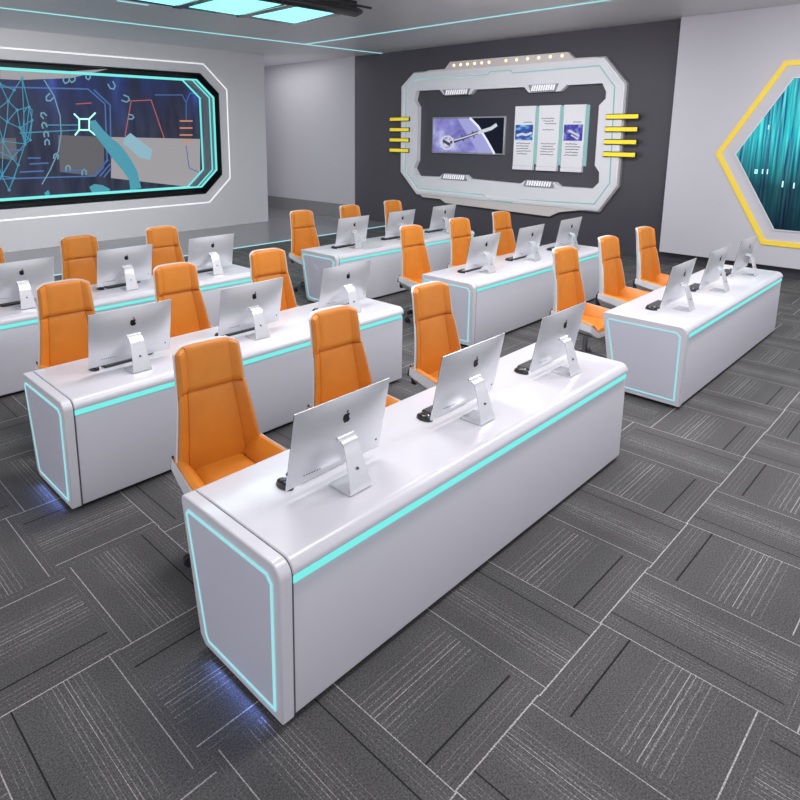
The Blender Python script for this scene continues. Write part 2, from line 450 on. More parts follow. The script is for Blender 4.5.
# scan circle with little magnet-shaped ticks
arc = [(44, 80), (54, 96), (60, 116), (61, 134), (58, 152), (50, 170), (42, 184)]
strokes('scan_arc', [arc], .022, 'h_pale', .006)
tick = []
for (px, py, a, k) in [(66, 80, .3, 4), (72, 79, .1, 4), (88, 77, -.1, 3), (112, 86, -.5, 4), (49, 98, .8, 4), (43, 115, 2.4, 3), (44, 125, 2.8, 3), (46, 134, 3.0, 3), (47, 142, 3.1, 3),
                       (56, 156, 3.3, 3), (126, 99, -1.2, 4), (131, 117, -1.4, 3), (68, 168, 3.1, 3), (84, 172, 3.1, 3)]:
    tick.append([(px + k * (math.cos(a) * u - math.sin(a) * v), py + k * (math.sin(a) * u + math.cos(a) * v)) for u, v in [(-.7, -.9), (-.7, .3), (0, .9), (.7, .3), (.7, -.9)]])
strokes('scan_tick', tick, .028, 'h_pale', .006)
# wire face: nodes joined by thin lines
nodes = [(0, 84), (8, 101), (17, 110), (-6, 112), (7, 122), (20, 128), (3, 141), (25, 144), (-8, 148), (12, 158), (18, 165), (2, 176), (9, 190), (-6, 188), (14, 90), (22, 78), (29, 107), (32, 120), (30, 140), (14, 178)]
edges = [(0, 1), (1, 2), (1, 3), (2, 4), (3, 4), (2, 5), (4, 5), (4, 6), (5, 7), (6, 7), (6, 8), (7, 9), (6, 9), (9, 10), (7, 10), (9, 11), (11, 12), (10, 12), (11, 13), (1, 14), (14, 15), (15, 16), (2, 16), (16, 17), (17, 18), (18, 7),
         (5, 17), (0, 14), (8, 11), (6, 11), (10, 19), (19, 12), (11, 19), (3, 6), (1, 4), (5, 18), (16, 7), (8, 9), (15, 7), (9, 13)]
strokes('wire_face', [[nodes[a], nodes[b]] for a, b in edges], .016, 'h_line', .006)
mb = MB()
for p in nodes:
    cx_, cz_ = ony(*p); mb.prism([(cx_ + .03 * math.cos(k * PI / 4), cz_ + .03 * math.sin(k * PI / 4)) for k in range(8)], 'y', SY - .014, SY - .010)
mb.build('face_node', M['h_line'], dsp)
strokes('wire_ear', [[(24, 112), (28, 106), (32, 110), (31, 124), (28, 138), (24, 144), (23, 130), (24, 112)]], .016, 'h_line', .006)
# reaching hand and forearm in cyan
patch('pointing_hand', [(90, 121), (95, 120), (103, 130), (112, 139), (118, 143), (124, 150), (131, 160), (137, 171), (141, 188), (130, 190), (129, 180), (122, 170), (112, 158), (104, 147), (97, 138), (91, 129)], 'h_hand', .012)
patch('hand_highlight', [(124, 138), (130, 133), (138, 139), (152, 150), (150, 160), (140, 158), (130, 149), (123, 144)], 'h_blue', .014)
patch('finger_mark', [(89, 187), (94, 184), (102, 185), (110, 189), (108, 193), (92, 193)], 'h_hand', .012)
patch('finger_mark', [(44, 193), (48, 190), (50, 194), (46, 197)], 'h_hand', .012)
strokes('small_readout', [[(20, 172), (43, 171)], [(64, 171), (84, 170)], [(28, 158), (40, 158)], [(10, 150), (22, 150)], [(30, 164), (48, 163)]], .03, 'h_dim', .006)

# ------------------------------------------------------------------ ceiling lamp
lt = root('ceiling_light', (5.85, 7.9, CZ), 'black framed ceiling light with bright cyan panes above the left rows', 'light')
LZ = 4.20
outer = [(3.2, 7.36), (7.22, 7.36), (7.36, 7.50), (7.45, 9.12), (7.38, 9.20), (3.2, 9.12)]
MB().prism(outer, 'z', LZ + .005, CZ - .001).build('housing', M['lampframe'], lt, bevel=.012)
for (a, b_, c_, d_) in [(3.28, 4.0, 3.28, 4.02), (4.18, 5.02, 4.18, 5.08), (5.24, 6.12, 5.25, 6.20), (6.31, 7.14, 6.38, 7.32)]:
    MB().prism([(a, 7.66), (b_, 7.66), (d_, 8.98), (c_, 8.93)], 'z', LZ - .006, LZ + .006).build('light_pane', M['lamp'], lt)
for x in (4.10, 5.13, 6.25):
    MB().box(x - .07, x + .07, 7.5, 9.05, LZ - .03, LZ + .006).build('divider', M['lampframe'], lt, bevel=.01)
MB().tube([(3.2, 7.42, LZ - .02), (7.25, 7.42, LZ - .02), (7.38, 7.44, LZ)], [.075, .075, .04], 12).build('cross_beam', M['lampframe'], lt, smooth=True)
MB().tube([(3.2, 7.10, LZ), (7.28, 7.12, LZ)], .018, 8).build('support_rod', M['lampframe'], lt, smooth=True)
for x in (3.6, 5.0, 6.2):
    MB().tube([(x, 7.11, LZ), (x, 7.11, CZ - .001)], .012, 8).build('hanger', M['lampframe'], lt)
struct('trim_4', MB().box(4.62, 5.12, 9.86, 9.91, CZ - .008, CZ + .01), M['cyan_soft'])

# ------------------------------------------------------------------ feature frame on the charcoal wall
FX = WX - .13                                     # front face of the frame
fr = root('wall_frame', (WX, 8.15, .65), 'large octagonal pale metal frame with cyan lines on the charcoal wall', 'frame')
out = [(5.36, 1.35), (5.70, .84), (10.40, .86), (10.93, 1.38), (10.94, 3.46), (10.56, 3.76), (5.80, 3.76), (5.36, 3.26)]
inn = [(5.84, 1.27), (6.56, 1.27), (6.66, 1.35), (7.36, 1.35), (7.48, 1.27), (8.80, 1.31), (8.92, 1.39), (9.58, 1.40), (9.68, 1.31), (10.37, 1.30), (10.50, 1.48), (10.40, 1.68),
       (10.40, 2.96), (10.52, 3.13), (10.46, 3.35), (9.74, 3.34), (9.62, 3.22), (8.88, 3.20), (8.76, 3.30), (7.50, 3.30), (7.38, 3.18), (6.66, 3.18), (6.54, 3.29), (5.80, 3.29),
       (5.71, 3.13), (5.71, 3.00), (5.83, 2.88), (5.83, 1.73), (5.73, 1.60), (5.72, 1.40)]
MB().prism(out, 'x', FX, WX, holes=[inn]).build('ring', M['frame'], fr)
MB().prism(inset(out, -.03), 'x', FX + .04, WX - .002, holes=[inset(out, .001)]).build('rim', M['frameside'], fr)
MB().prism([(10.22, 3.76), (10.10, 3.80), (9.62, 3.80), (9.48, 3.95), (6.57, 3.93), (6.42, 3.80), (5.98, 3.79), (5.90, 3.76)], 'x', FX + .02, WX).build('crown', M['beige'], fr)
MB().prism([(10.30, .86), (10.22, .79), (9.66, .78), (9.50, .70), (6.75, .63), (6.55, .74), (6.20, .80), (5.95, .84)], 'x', FX + .02, WX).build('skirt', M['beige'], fr)
for k in range(12):
    yy = 9.36 - k * .19 if k < 6 else 9.36 - 1.55 - (k - 6) * .19
    if k >= 6: yy = 7.98 - (k - 6) * .26
    MB().prism([(yy + .028 * math.cos(a * PI / 4), 3.865 + .028 * math.sin(a * PI / 4)) for a in range(8)], 'x', FX + .008, FX + .02).build('spot_light', M['amber'], fr)
line = [(8.42, 3.60), (8.34, 3.66), (7.86, 3.66), (7.78, 3.60), (5.88, 3.62), (5.55, 3.22), (5.50, 1.40), (5.78, .97), (7.55, .93), (7.66, .86), (8.26, .88), (8.40, .97), (10.30, 1.00), (10.76, 1.42), (10.78, 3.40), (10.48, 3.62), (8.42, 3.60)]
MB().ribbon(line, .026, 'x', FX - .006, FX).build('light_line', M['cyan_dim'], fr)
ring2 = inset(out, .03)
MB().prism(ring2, 'x', FX - .012, FX, holes=[inset(out, .09)]).build('raised_border', M['frame'], fr)
for (y0, y1, z0, z1, fl) in [(8.86, 9.62, 3.20, 3.33, 1), (6.70, 7.38, 3.19, 3.33, 1), (8.86, 9.62, 1.27, 1.40, -1), (6.66, 7.38, 1.24, 1.37, -1)]:
    s_ = .06
    pl = [(y0 + s_, z0), (y1 - s_, z0), (y1, z1), (y0, z1)] if fl > 0 else [(y0, z0), (y1, z0), (y1 - s_, z1), (y0 + s_, z1)]
    gr = MB().prism(pl, 'x', FX - .035, FX + .02).build('grille', M['grillebase'], fr)
    sl = MB(); n_ = 10
    for k in range(n_):
        a = y0 + .06 + k * (y1 - y0 - .14) / n_
        sl.prism([(a + .03, z0 + .015), (a + .060, z0 + .015), (a + .03, z1 - .012), (a, z1 - .012)], 'x', FX - .05, FX - .03)
    sl.build('slat', M['grille'], gr)

# television
tv = root('television', (WX, 8.97, 1.87), 'wide black television showing a space station over a planet', 'television')
MB().box(WX - .07, WX - .001, 7.96, 9.99, 1.87, 2.71).build('casing', M['frameside'], tv, bevel=.01)
TX = WX - .07
MB().box(TX - .004, TX, 7.99, 9.96, 1.90, 2.68).build('screen', M['space'], tv)
MB().prism([(9.95, 1.905), (9.95, 2.675), (8.88, 2.675), (8.66, 2.50), (8.40, 2.18), (8.20, 1.905)], 'x', TX - .007, TX - .003).build('planet', M['planet'], tv)
MB().ribbon([(8.88, 2.675), (8.66, 2.50), (8.40, 2.18), (8.20, 1.905)], .05, 'x', TX - .012, TX - .008).build('planet_limb', M['limb'], tv)
MB().prism([(8.86, 2.675), (8.64, 2.50), (8.38, 2.18), (8.18, 1.905), (8.62, 1.905), (8.86, 2.20), (9.10, 2.50), (9.24, 2.675)], 'x', TX - .009, TX - .0065).build('planet_haze', M['haze'], tv)
st = MB()
def ringpoly(cy_, cz_, r, w, n=20):
    for k in range(n):
        a, b_ = 2 * PI * k / n, 2 * PI * (k + 1) / n
        st.prism([(cy_ + r * math.cos(a), cz_ + r * .85 * math.sin(a)), (cy_ + r * math.cos(b_), cz_ + r * .85 * math.sin(b_)), (cy_ + (r - w) * math.cos(b_), cz_ + (r - w) * .85 * math.sin(b_)), (cy_ + (r - w) * math.cos(a), cz_ + (r - w) * .85 * math.sin(a))], 'x', TX - .016, TX - .012)
ringpoly(9.52, 2.12, .20, .035); ringpoly(9.52, 2.12, .09, .04)
st.ribbon([(9.70, 2.02), (9.34, 2.22)], .03, 'x', TX - .016, TX - .012).ribbon([(9.45, 2.28), (9.60, 1.97)], .03, 'x', TX - .016, TX - .012)
st.ribbon([(8.62, 2.36), (8.30, 2.45), (8.18, 2.52)], .075, 'x', TX - .016, TX - .012)
st.ribbon([(9.35, 2.17), (9.05, 2.24), (8.62, 2.36)], .028, 'x', TX - .018, TX - .014)
st.build('space_station', M['station'], tv)
st = MB().ribbon([(9.60, 2.10), (9.30, 2.16), (9.0, 2.25), (8.62, 2.37), (8.42, 2.41)], .075, 'x', TX - .013, TX - .010)
st.ribbon([(9.10, 2.30), (9.05, 2.17)], .03, 'x', TX - .013, TX - .010).ribbon([(8.80, 2.38), (8.75, 2.24)], .03, 'x', TX - .013, TX - .010)
st.ribbon([(9.62, 2.16), (9.44, 2.08)], .07, 'x', TX - .020, TX - .017)
st.build('station_truss', M['stationdark'], tv)

# information boards
blab = ['white information board nearest the television, bright blue picture above its text', 'white information board covered in text only, middle one of three on the wall',
        'white information board with a violet picture, rightmost of the three on the wall']
for k, (y0, y1) in enumerate([(7.18, 7.72), (6.62, 7.15), (6.07, 6.59)]):
    b = root('information_board', (WX, (y0 + y1) / 2, 1.57), blab[k], 'board', 'information boards inside the wall frame')
    bx = WX - .07; ww = y1 - y0
    MB().box(bx, WX - .001, y0 + .06, y1, 1.66, 2.91).build('panel', M['board'], b, bevel=.004)
    MB().box(bx + .02, WX - .002, y0, y0 + .06, 1.70, 2.90).build('side_light', M['cyan_dim'], b)
    MB().box(bx - .01, WX - .001, y0 + .06, y1, 1.575, 1.655).build('foot_strip', M['board'], b)
    rnd = random.Random(k)
    def textline(z, a, c):
        yy = a; tx = MB()
        while yy > c + .02:
            Ln = rnd.choice([.035, .05, .07]); e = max(yy - Ln, c)
            tx.ribbon([(yy, z + rnd.uniform(0, .014)), ((yy + e) / 2, z + rnd.uniform(0, .018)), (e, z + rnd.uniform(0, .014))], .013, 'x', bx - .004, bx); yy -= Ln + .012
        tx.build('text_line', M['ink'], b)
    yl, yr = y1 - .06, y0 + .11
    if k == 1:
        for z in (2.64, 2.585, 2.53, 2.41): textline(z, yl - rnd.random() * .1, yr + rnd.random() * .08)
    else:
        textline(2.565, yl - .16, yr)
        MB().box(bx - .006, bx, yr - .02, yl + .03, 2.20, 2.52).build('picture', M['pic1' if k == 0 else 'pic2'], b)
        if k == 0:
            sw = MB()
            sw.ribbon([(yl - .02, 2.30), (yl - .14, 2.33), (yl - .24, 2.31), (yl - .36, 2.35)], .05, 'x', bx - .010, bx - .007)
            sw.build('bright_streak', M['station'], b)
        else:
            sw = MB()
            sw.ribbon([(yl - .08, 2.40), (yl - .30, 2.30)], .04, 'x', bx - .010, bx - .007).ribbon([(yl - .14, 2.31), (yl - .28, 2.24)], .03, 'x', bx - .010, bx - .007)
            sw.build('bright_streak', M['station'], b)
    for z in (2.125, 2.07, 2.015, 1.96, 1.905): textline(z, yl - rnd.random() * .06, yr + rnd.random() * .08)

# yellow bars on both sides of the frame
side = {0: 'left', 1: 'right'}
order = ['topmost', 'second from top', 'third from top', 'lowest']
for s_, (y0, y1) in enumerate([(10.64, 11.28), (5.03, 5.66)]):
    for k in range(4):
        z = 2.68 - .255 * k if s_ == 0 else 2.66 - .235 * k
        b = root('yellow_bar', (WX - .16, (y0 + y1) / 2, z), f'yellow bar, {order[k]} of four across the {side[s_]} side of the wall frame', 'bar', 'yellow bars on the wall frame')
        MB().box(WX - .165, WX - .131, y0, y1, z - .052, z + .052).build('backing', M['gap'], b)
        MB().box(WX - .19, WX - .165, y0 + .012, y1 - .012, z - .038, z + .038).build('face', M['yellowlit'], b, bevel=.004)

# hexagon display on the right panel
PX = WX - .14
def hexa(r, cy_=1.97, cz_=2.01): return [(cy_ + r * math.cos(k * PI / 3), cz_ + r * math.sin(k * PI / 3)) for k in range(6)]
hx = root('hexagon_display', (PX, 1.97, 2.01), 'yellow outlined hexagonal display with falling teal streaks on the light right panel', 'display')
MB().prism(hexa(1.70), 'x', PX - .025, PX - .001, holes=[hexa(1.612)]).build('outline_light', M['yellowline'], hx)
MB().prism(hexa(1.405), 'x', PX - .022, PX - .001, holes=[hexa(1.385)]).build('screen_frame', M['board'], hx)
MB().prism(hexa(1.39), 'x', PX - .012, PX - .002).build('screen', M['rain'], hx)
def digit(mb, ch, y, z, h):
    w = h * .62; t = h * .2; X0, X1 = PX - .017, PX - .012
    if ch == '0':
        mb.prism([(y, z), (y - w, z), (y - w, z + h), (y, z + h)], 'x', X0, X1, holes=[[(y - t, z + t), (y - w + t, z + t), (y - w + t, z + h - t), (y - t, z + h - t)]])
    else:
        mb.box(X0, X1, y - w / 2 - t / 2, y - w / 2 + t / 2, z, z + h)
for ch, y, z, h in (('0', 3.05, 1.70, .07), ('1', 2.96, 1.70, .08), ('1', 2.89, 1.70, .08), ('1', 2.66, 1.50, .10), ('1', 2.50, 1.49, .09), ('1', 2.95, 2.42, .07)):
    mb = MB(); digit(mb, ch, y, z, h); mb.build('digit', M['digits'], hx)

# ------------------------------------------------------------------ desks
L, W, WB, H = 3.17, .75, .618, .75
def arc(cx_, cz_, r, a0, a1, n): return [(cx_ + r * math.cos(math.radians(a0 + (a1 - a0) * i / n)), cz_ + r * math.sin(math.radians(a0 + (a1 - a0) * i / n))) for i in range(n + 1)]
r_ = .062
PROF = [(.004, .03)] + arc(r_, H - r_, r_, 180, 90, 7) + arc(W - .035, H - .03, .03, 90, 0, 4)[0:] + [(WB + .015, .07), (WB - .025, .03)]
def make_desk():
    d = root('reception_desk', (0, 0, 0)); d.name = 'control_desk'
    INN = [(.03, .69 + .012), (.03, .075), (WB - .055, .075), (W - .062, .70)]
    e0 = MB().prism(PROF, 'x', 0, .062); e0.build('end_cap', M['desk'], d, bevel=.006)
    loop = [(.046, .072), (WB - .062, .072), (WB - .040, .10), (W - .050, .672), (W - .068, .695), (.080, .695), (.046, .660)]
    MB().prism(inset(loop, .012), 'x', -.003, .03).build('end_panel', M['endpanel'], d)
    MB().prism(loop, 'x', -.006, -.0005, holes=[inset(loop, .012)]).build('end_light', M['cyan_soft'], d)
    MB().prism(inset(PROF, .006), 'x', .058, .072).build('seam', M['seam'], d)
    # worktop: rounded nose, thin slab
    top = [(.004, .682)] + arc(r_, H - r_, r_, 180, 90, 7)[1:] + arc(W - .035, H - .03, .03, 90, 0, 4) + [(W - .012, .682)]
    MB().prism(top, 'x', .068, L).build('worktop', M['desk'], d, bevel=.006)
    MB().prism([(.012, .03), (.012, .650), (.03, .684), (W - .012, .684), (WB + .015, .07), (WB - .025, .03)], 'x', .069, L - .004).build('front_panel', M['deskpanel'], d, bevel=.006)
    MB().box(.070, L - .03, .003, .028, .650, .681).build('light_strip', M['cyan'], d)
    MB().box(.05, L - .05, .05, WB - .09, 0, .032).build('plinth', M['kick'], d)
    for x in (.61, 1.64, 2.69):
        g = MB().tube([(x + .20 + .028 * math.cos(k * PI / 6), .475 + .02 * math.sin(k * PI / 6), H + .004) for k in range(12)], .005, 6, closed=True)
        g.box(x + .185, x + .215, .47, .48, H, H + .008)
        g.build('cable_grommet', M['nylon'], d, smooth=True)
    return d

# ------------------------------------------------------------------ computer
def make_computer():
    c = root('desktop_computer', (0, 0, 0))
    w, h = .605, .395; yb, yt = .350, .276; z0 = .802
    nrm = Vector((0, -h, (yt - yb) * -1)).normalized()
    def S(u, v, d):                               # u -1..1 across, v 0..1 up, d out of the back (towards the front of the desk)
        p = Vector((u * w / 2, yb + (yt - yb) * v, z0 + h * v)); n = Vector((0, -1, -(yb - yt) / h)).normalized()
        return p + n * d
    mb = MB(); nu, nv = 16, 12; A = []; B = []
    for j in range(nv + 1):
        for i in range(nu + 1):
            u, v = 2 * i / nu - 1, j / nv
            k = (1 - abs(u) ** 2.6) * (1 - abs(2 * v - 1) ** 2.6)
            A.append(S(u, v, .004 + .028 * max(0, k) ** .8)); B.append(S(u, v, 0))
    Wn = nu + 1; n0 = len(A); fs = []
    for j in range(nv):
        for i in range(nu):
            a = j * Wn + i; fs += [(a, a + 1, a + Wn + 1, a + Wn), (n0 + a, n0 + a + Wn, n0 + a + Wn + 1, n0 + a + 1)]
    rim = list(range(nu)) + [nu + j * Wn for j in range(nv)] + [nv * Wn + nu - i for i in range(nu)] + [(nv - j) * Wn for j in range(nv)]
    for a, b_ in zip(rim, rim[1:] + rim[:1]): fs.append((a, b_, n0 + b_, n0 + a))
    mb.add(A + B, fs).build('casing', M['alu'], c, smooth=True)
    q = lambda u, v, d: tuple(S(u, v, d))
    def slab(u0, u1, v0, v1, d0, d1, name, m):
        MB().add([q(u0, v0, d0), q(u1, v0, d0), q(u1, v1, d0), q(u0, v1, d0), q(u0, v0, d1), q(u1, v0, d1), q(u1, v1, d1), q(u0, v1, d1)],
                 [(0, 3, 2, 1), (4, 5, 6, 7), (0, 1, 5, 4), (1, 2, 6, 5), (2, 3, 7, 6), (3, 0, 4, 7)]).build(name, M[m], c)
    slab(-.995, .995, .17, .995, -.004, -.0005, 'screen', 'black')
    slab(-.995, .995, .005, .165, -.004, -.0005, 'chin', 'alu')
    # bitten apple with its leaf
    ap = [(0, .36), (.10, .42), (.24, .44), (.38, .37), (.43, .30), (.33, .20), (.29, .07), (.33, -.07), (.46, -.17), (.40, -.32), (.28, -.46), (.17, -.52), (.05, -.47), (-.05, -.47),
          (-.17, -.52), (-.29, -.45), (-.41, -.27), (-.47, -.05), (-.45, .18), (-.36, .36), (-.22, .44), (-.10, .42)]
    leaf = [(0, .48), (.03, .62), (.12, .74), (.22, .78), (.20, .64), (.12, .52)]
    mb = MB(); sc_ = .047
    def bulge(u, v):
        return .004 + .028 * max(0, (1 - abs(u) ** 2.6) * (1 - abs(2 * v - 1) ** 2.6)) ** .8
    for pl in (ap, leaf):
        fr_, bk = [], []
        for x, y in pl:
            u = x * sc_ / (w / 2); v = .735 + y * sc_ / h
            fr_.append(q(u, v, bulge(u, v) + .0022)); bk.append(q(u, v, bulge(u, v) - .002))
        n_ = len(pl); 
        cap = tessellate_polygon([[Vector((x, y, 0)) for x, y in pl]])
        mb.add(fr_ + bk, [tuple(t) for t in cap] + [tuple(i + n_ for i in reversed(t)) for t in cap] + [(i, (i + 1) % n_, n_ + (i + 1) % n_, n_ + i) for i in range(n_)])
    mb.build('logo', M['black'], c)
    mb = MB()
    for k in range(7):
        u = -.72 + k * .05; v = .13
        mb.add([q(u, v, .006), q(u + .025, v, .006), q(u + .025, v + .014, .006), q(u, v + .014, .006), q(u, v, bulge(u, v) + .001), q(u + .025, v, bulge(u + .025, v) + .001), q(u + .025, v + .014, bulge(u, v + .014) + .001), q(u, v + .014, bulge(u, v + .014) + .001)],
               [(0, 3, 2, 1), (4, 5, 6, 7), (0, 1, 5, 4), (1, 2, 6, 5), (2, 3, 7, 6), (3, 0, 4, 7)])
    mb.build('port', M['keys'], c)
    u, v = .86, .16; b0 = S(u, v, bulge(u, v)); n = Vector((0, -1, -.13)).normalized()
    MB().tube([b0 - n * .001, b0 + n * .0018], .006, 10).build('power_button', M['keys'], c)
    # stand: one bent sheet, hinge at the back, leg out towards the desk front, foot back under the screen
    path = [(.272, .990), (.250, .985), (.232, .970), (.215, .920), (.190, .840), (.170, .775), (.165, .756), (.175, .7515), (.24, .7515), (.315, .7515)]
    hw = [.050, .050, .050, .052, .058, .066, .069, .070, .072, .072]
    nrmv = []
    for i in range(len(path)):
        a = Vector(path[max(i - 1, 0)]); b_ = Vector(path[min(i + 1, len(path) - 1)]); t = (b_ - a).normalized(); nrmv.append(Vector((t.y, -t.x)))
    vs = []; th = .0075
    for (p, hh, nn) in zip(path, hw, nrmv):
        for s1, s2 in ((-1, 0), (1, 0), (1, 1), (-1, 1)):
            vs.append((s1 * hh, p[0] - nn.x * th * s2, max(p[1] - nn.y * th * s2, .7501)))
    fs = []
    for i in range(len(path) - 1):
        for k in range(4):
            l = (k + 1) % 4; fs.append((i * 4 + k, i * 4 + l, i * 4 + 4 + l, i * 4 + 4 + k))
    fs += [(0, 1, 2, 3), tuple(range(len(vs) - 4, len(vs)))[::-1]]
    s = MB().add(vs, fs).build('stand', M['stand'], c, bevel=.002)
    MB().tube([(-.052, .276, .992), (.052, .276, .992)], .009, 10).build('hinge', M['stand'], s, smooth=True)
    hy, hz = .196, .858
    MB().tube([(0, hy - .0075, hz), (0, hy + .003, hz)], .0065, 14).build('cable_hole', M['seam'], s)
    return c
def make_keyboard():
    k = root('keyboard', (0, 0, 0))
    MB().box(-.145, .145, -.058, .058, .0005, .012).build('tray', M['nylon'], k, bevel=.004)
    mb = MB()
    for j in range(5):
        for i in range(11):
            mb.box(-.138 + i * .0253, -.138 + i * .0253 + .0215, -.052 + j * .0222, -.054 + j * .0222 + .019, .012, .0165)
    o = mb.build('keys', M['keys'], k); o['kind'] = 'stuff'
    return k
def make_mouse():
    m_ = root('computer_mouse', (0, 0, 0))
    nu, nv = 14, 8; vs = []; fs = []
    for j in range(nv + 1):
        for i in range(nu):
            a = 2 * PI * i / nu; t = j / nv * PI / 2
            vs.append((.034 * math.cos(a) * math.cos(t) ** .6, .056 * math.sin(a) * math.cos(t) ** .6, .032 * math.sin(t)))
    for j in range(nv):
        for i in range(nu): l = (i + 1) % nu; fs.append((j * nu + i, j * nu + l, (j + 1) * nu + l, (j + 1) * nu + i))
    fs.append(tuple(range(nu))[::-1]); fs.append(tuple(nv * nu + i for i in range(nu)))
    MB().add(vs, fs).build('shell', M['black'], m_, smooth=True)
    MB().tube([(-.004, -.026, .0285), (.004, -.026, .0285)], .007, 10).build('scroll_wheel', M['alu'], m_, smooth=True)
    return m_

# ------------------------------------------------------------------ chair (faces -Y, origin on the floor under the seat's rear)
def make_chair():
    c = root('office_chair', (0, 0, 0))
    ZB, ZT = .50, 1.195
    def prof(t):                                  # y of the back at height fraction t: reclined with a slight lumbar curve
        return -.02 + .125 * min(t, .6) + .045 * max(0, t - .6) - .020 * math.sin(t * PI)
    def halfw(t):
        if t < .62: return .286 - (.286 - .222) * (t / .62)
        return .222 - .010 * ((t - .62) / .38)
    def back(s, t, off=0.):                       # s -1..1 across, whole back shell surface
        hw = halfw(t); a = abs(s); x = s * hw
        wing = max(0., (a - .66) / .34)
        depth = (.070 if t < .62 else .055) * (1 - .35 * t)
        y = prof(t) - depth * wing ** 1.15
        x -= math.copysign(.012 * wing, s)
        z = ZB + (ZT - ZB) * t
        z -= max(0, (t - .9) / .1) * .035 * a ** 4
        return Vector((x, y + off, z))
    def strip(s0, s1, t0, t1, T, name, nu=8, nv=10, e=6):
        pillow(lambda u, v: back(s0 + (s1 - s0) * u, t0 + (t1 - t0) * v), nu, nv, T, .004, e).build(name, M['leather'], c, smooth=True)
    strip(-.70, .70, -.09, .628, .024, 'backrest', 14, 16, 14)
    strip(-.992, -.655, -.05, .622, .019, 'side_bolster', 7, 14, 10)
    strip(.655, .992, -.05, .622, .019, 'side_bolster', 7, 14, 10)
    strip(-.70, .70, .616, .998, .038, 'headrest', 14, 12, 14)
    strip(-.992, -.655, .618, .994, .033, 'headrest_bolster', 7, 12, 10)
    strip(.655, .992, .618, .994, .033, 'headrest_bolster', 7, 12, 10)
    # white outer shell of the back
    nu, nv = 20, 16; A, B = [], []
    for j in range(nv + 1):
        for i in range(nu + 1):
            s, t = 2 * i / nu - 1, j / nv
            p = back(s * 1.0, t); 
            s2 = s * 1.03
            A.append(Vector((p.x * 1.035, p.y + .002, p.z + .001 * t))); k = .05 * (1 - abs(s) ** 3) 
            B.append(Vector((p.x * 1.05, p.y + .013 + k * .55, p.z + .001 * t)))
    Wn = nu + 1; n0 = len(A); fs = []
    for j in range(nv):
        for i in range(nu):
            a = j * Wn + i; fs += [(a, a + 1, a + Wn + 1, a + Wn), (n0 + a, n0 + a + Wn, n0 + a + Wn + 1, n0 + a + 1)]
    rim = list(range(nu)) + [nu + j * Wn for j in range(nv)] + [nv * Wn + nu - i for i in range(nu)] + [(nv - j) * Wn for j in range(nv)]
    for a, b_ in zip(rim, rim[1:] + rim[:1]): fs.append((a, b_, n0 + b_, n0 + a))
    MB().add(A + B, fs).build('back_shell', M['shell'], c, smooth=True)
    # bucket seat
    def seat(s, v):                               # s -1..1 across, v 0 rear .. 1 front
        a = abs(s); w = max(0., (a - .66) / .34)
        hgt = (.135 - .045 * v) * w ** .9
        x = s * (.255 + .016 * w + .060 * v)
        return Vector((x, -.015 - .50 * v, .455 + hgt - .02 * math.sin(v * PI) * (1 - w)))
    pillow(lambda u, v: seat(-.66 + 1.32 * (1 - u), v), 10, 12, .045, .01).build('seat', M['leather'], c, smooth=True)
    for sg in (-1, 1):
        f_ = (lambda u, v: seat(.67 + .31 * (1 - u), v)) if sg > 0 else (lambda u, v: seat(-.98 + .31 * (1 - u), v))
        pillow(f_, 6, 12, .030, .006).build('armrest', M['leather'], c, smooth=True)
    A, B = [], []
    nu, nv = 20, 12
    for j in range(nv + 1):
        for i in range(nu + 1):
            s, v = 2 * i / nu - 1, j / nv
            p = seat(s, v); w = max(0., (abs(s) - .66) / .34)
            A.append(Vector((p.x * 1.02, p.y, p.z - .008)))
            B.append(Vector((p.x * (1.05 - .16 * (1 - w) * 1), p.y, .385 + .085 * w ** 1.5 + .05 * w * (1 - v) ** 2)))
    Wn = nu + 1; n0 = len(A); fs = []
    for j in range(nv):
        for i in range(nu):
            a = j * Wn + i; fs += [(a, a + 1, a + Wn + 1, a + Wn), (n0 + a, n0 + a + Wn, n0 + a + Wn + 1, n0 + a + 1)]
    rim = list(range(nu)) + [nu + j * Wn for j in range(nv)] + [nv * Wn + nu - i for i in range(nu)] + [(nv - j) * Wn for j in range(nv)]
    for a, b_ in zip(rim, rim[1:] + rim[:1]): fs.append((a, b_, n0 + b_, n0 + a))
    MB().add(A + B, fs).build('seat_shell', M['shell'], c, smooth=True)
    for sg in (-1, 1):
        MB().prism([(.016, .50), (.002, .50), (-.024, .580), (-.012, .592)], 'x', sg * .268 - .006, sg * .268 + .006).build('side_bracket', M['gap'], c)
    MB().box(-.20, .20, .005, .05, .40, .54).build('back_hinge', M['gap'], c, bevel=.01)
    cy_ = -.26
    MB().box(-.11, .11, cy_ - .13, cy_ + .13, .345, .392).build('tilt_mechanism', M['nylon'], c, bevel=.01)
    MB().tube([(.10, cy_, .365), (.27, cy_ - .01, .36)], .007, 6).build('lever', M['chrome'], c)
    MB().tube([(0, cy_, .10), (0, cy_, .35)], [.028, .022], 12).build('gas_column', M['chrome'], c, smooth=True)
    for k in range(5):
        a = 2 * PI * k / 5 + .35; ca, sa = math.cos(a), math.sin(a)
        MB().tube([(0, cy_, .115), (.15 * ca, cy_ + .15 * sa, .105), (.29 * ca, cy_ + .29 * sa, .075)], [.030, .022, .015], 8).build('base_leg', M['chrome'], c, smooth=True)
        x, y = .29 * ca, cy_ + .29 * sa
        w_ = MB()
        for d in (-.016, .016):
            w_.tube([(x - sa * (d - .009), y + ca * (d - .009), .030), (x - sa * (d + .009), y + ca * (d + .009), .030)], .030, 12)
        w_.tube([(x, y, .03), (x, y, .072)], .008, 8)
        w_.build('caster', M['nylon'], c, smooth=True)
    return c

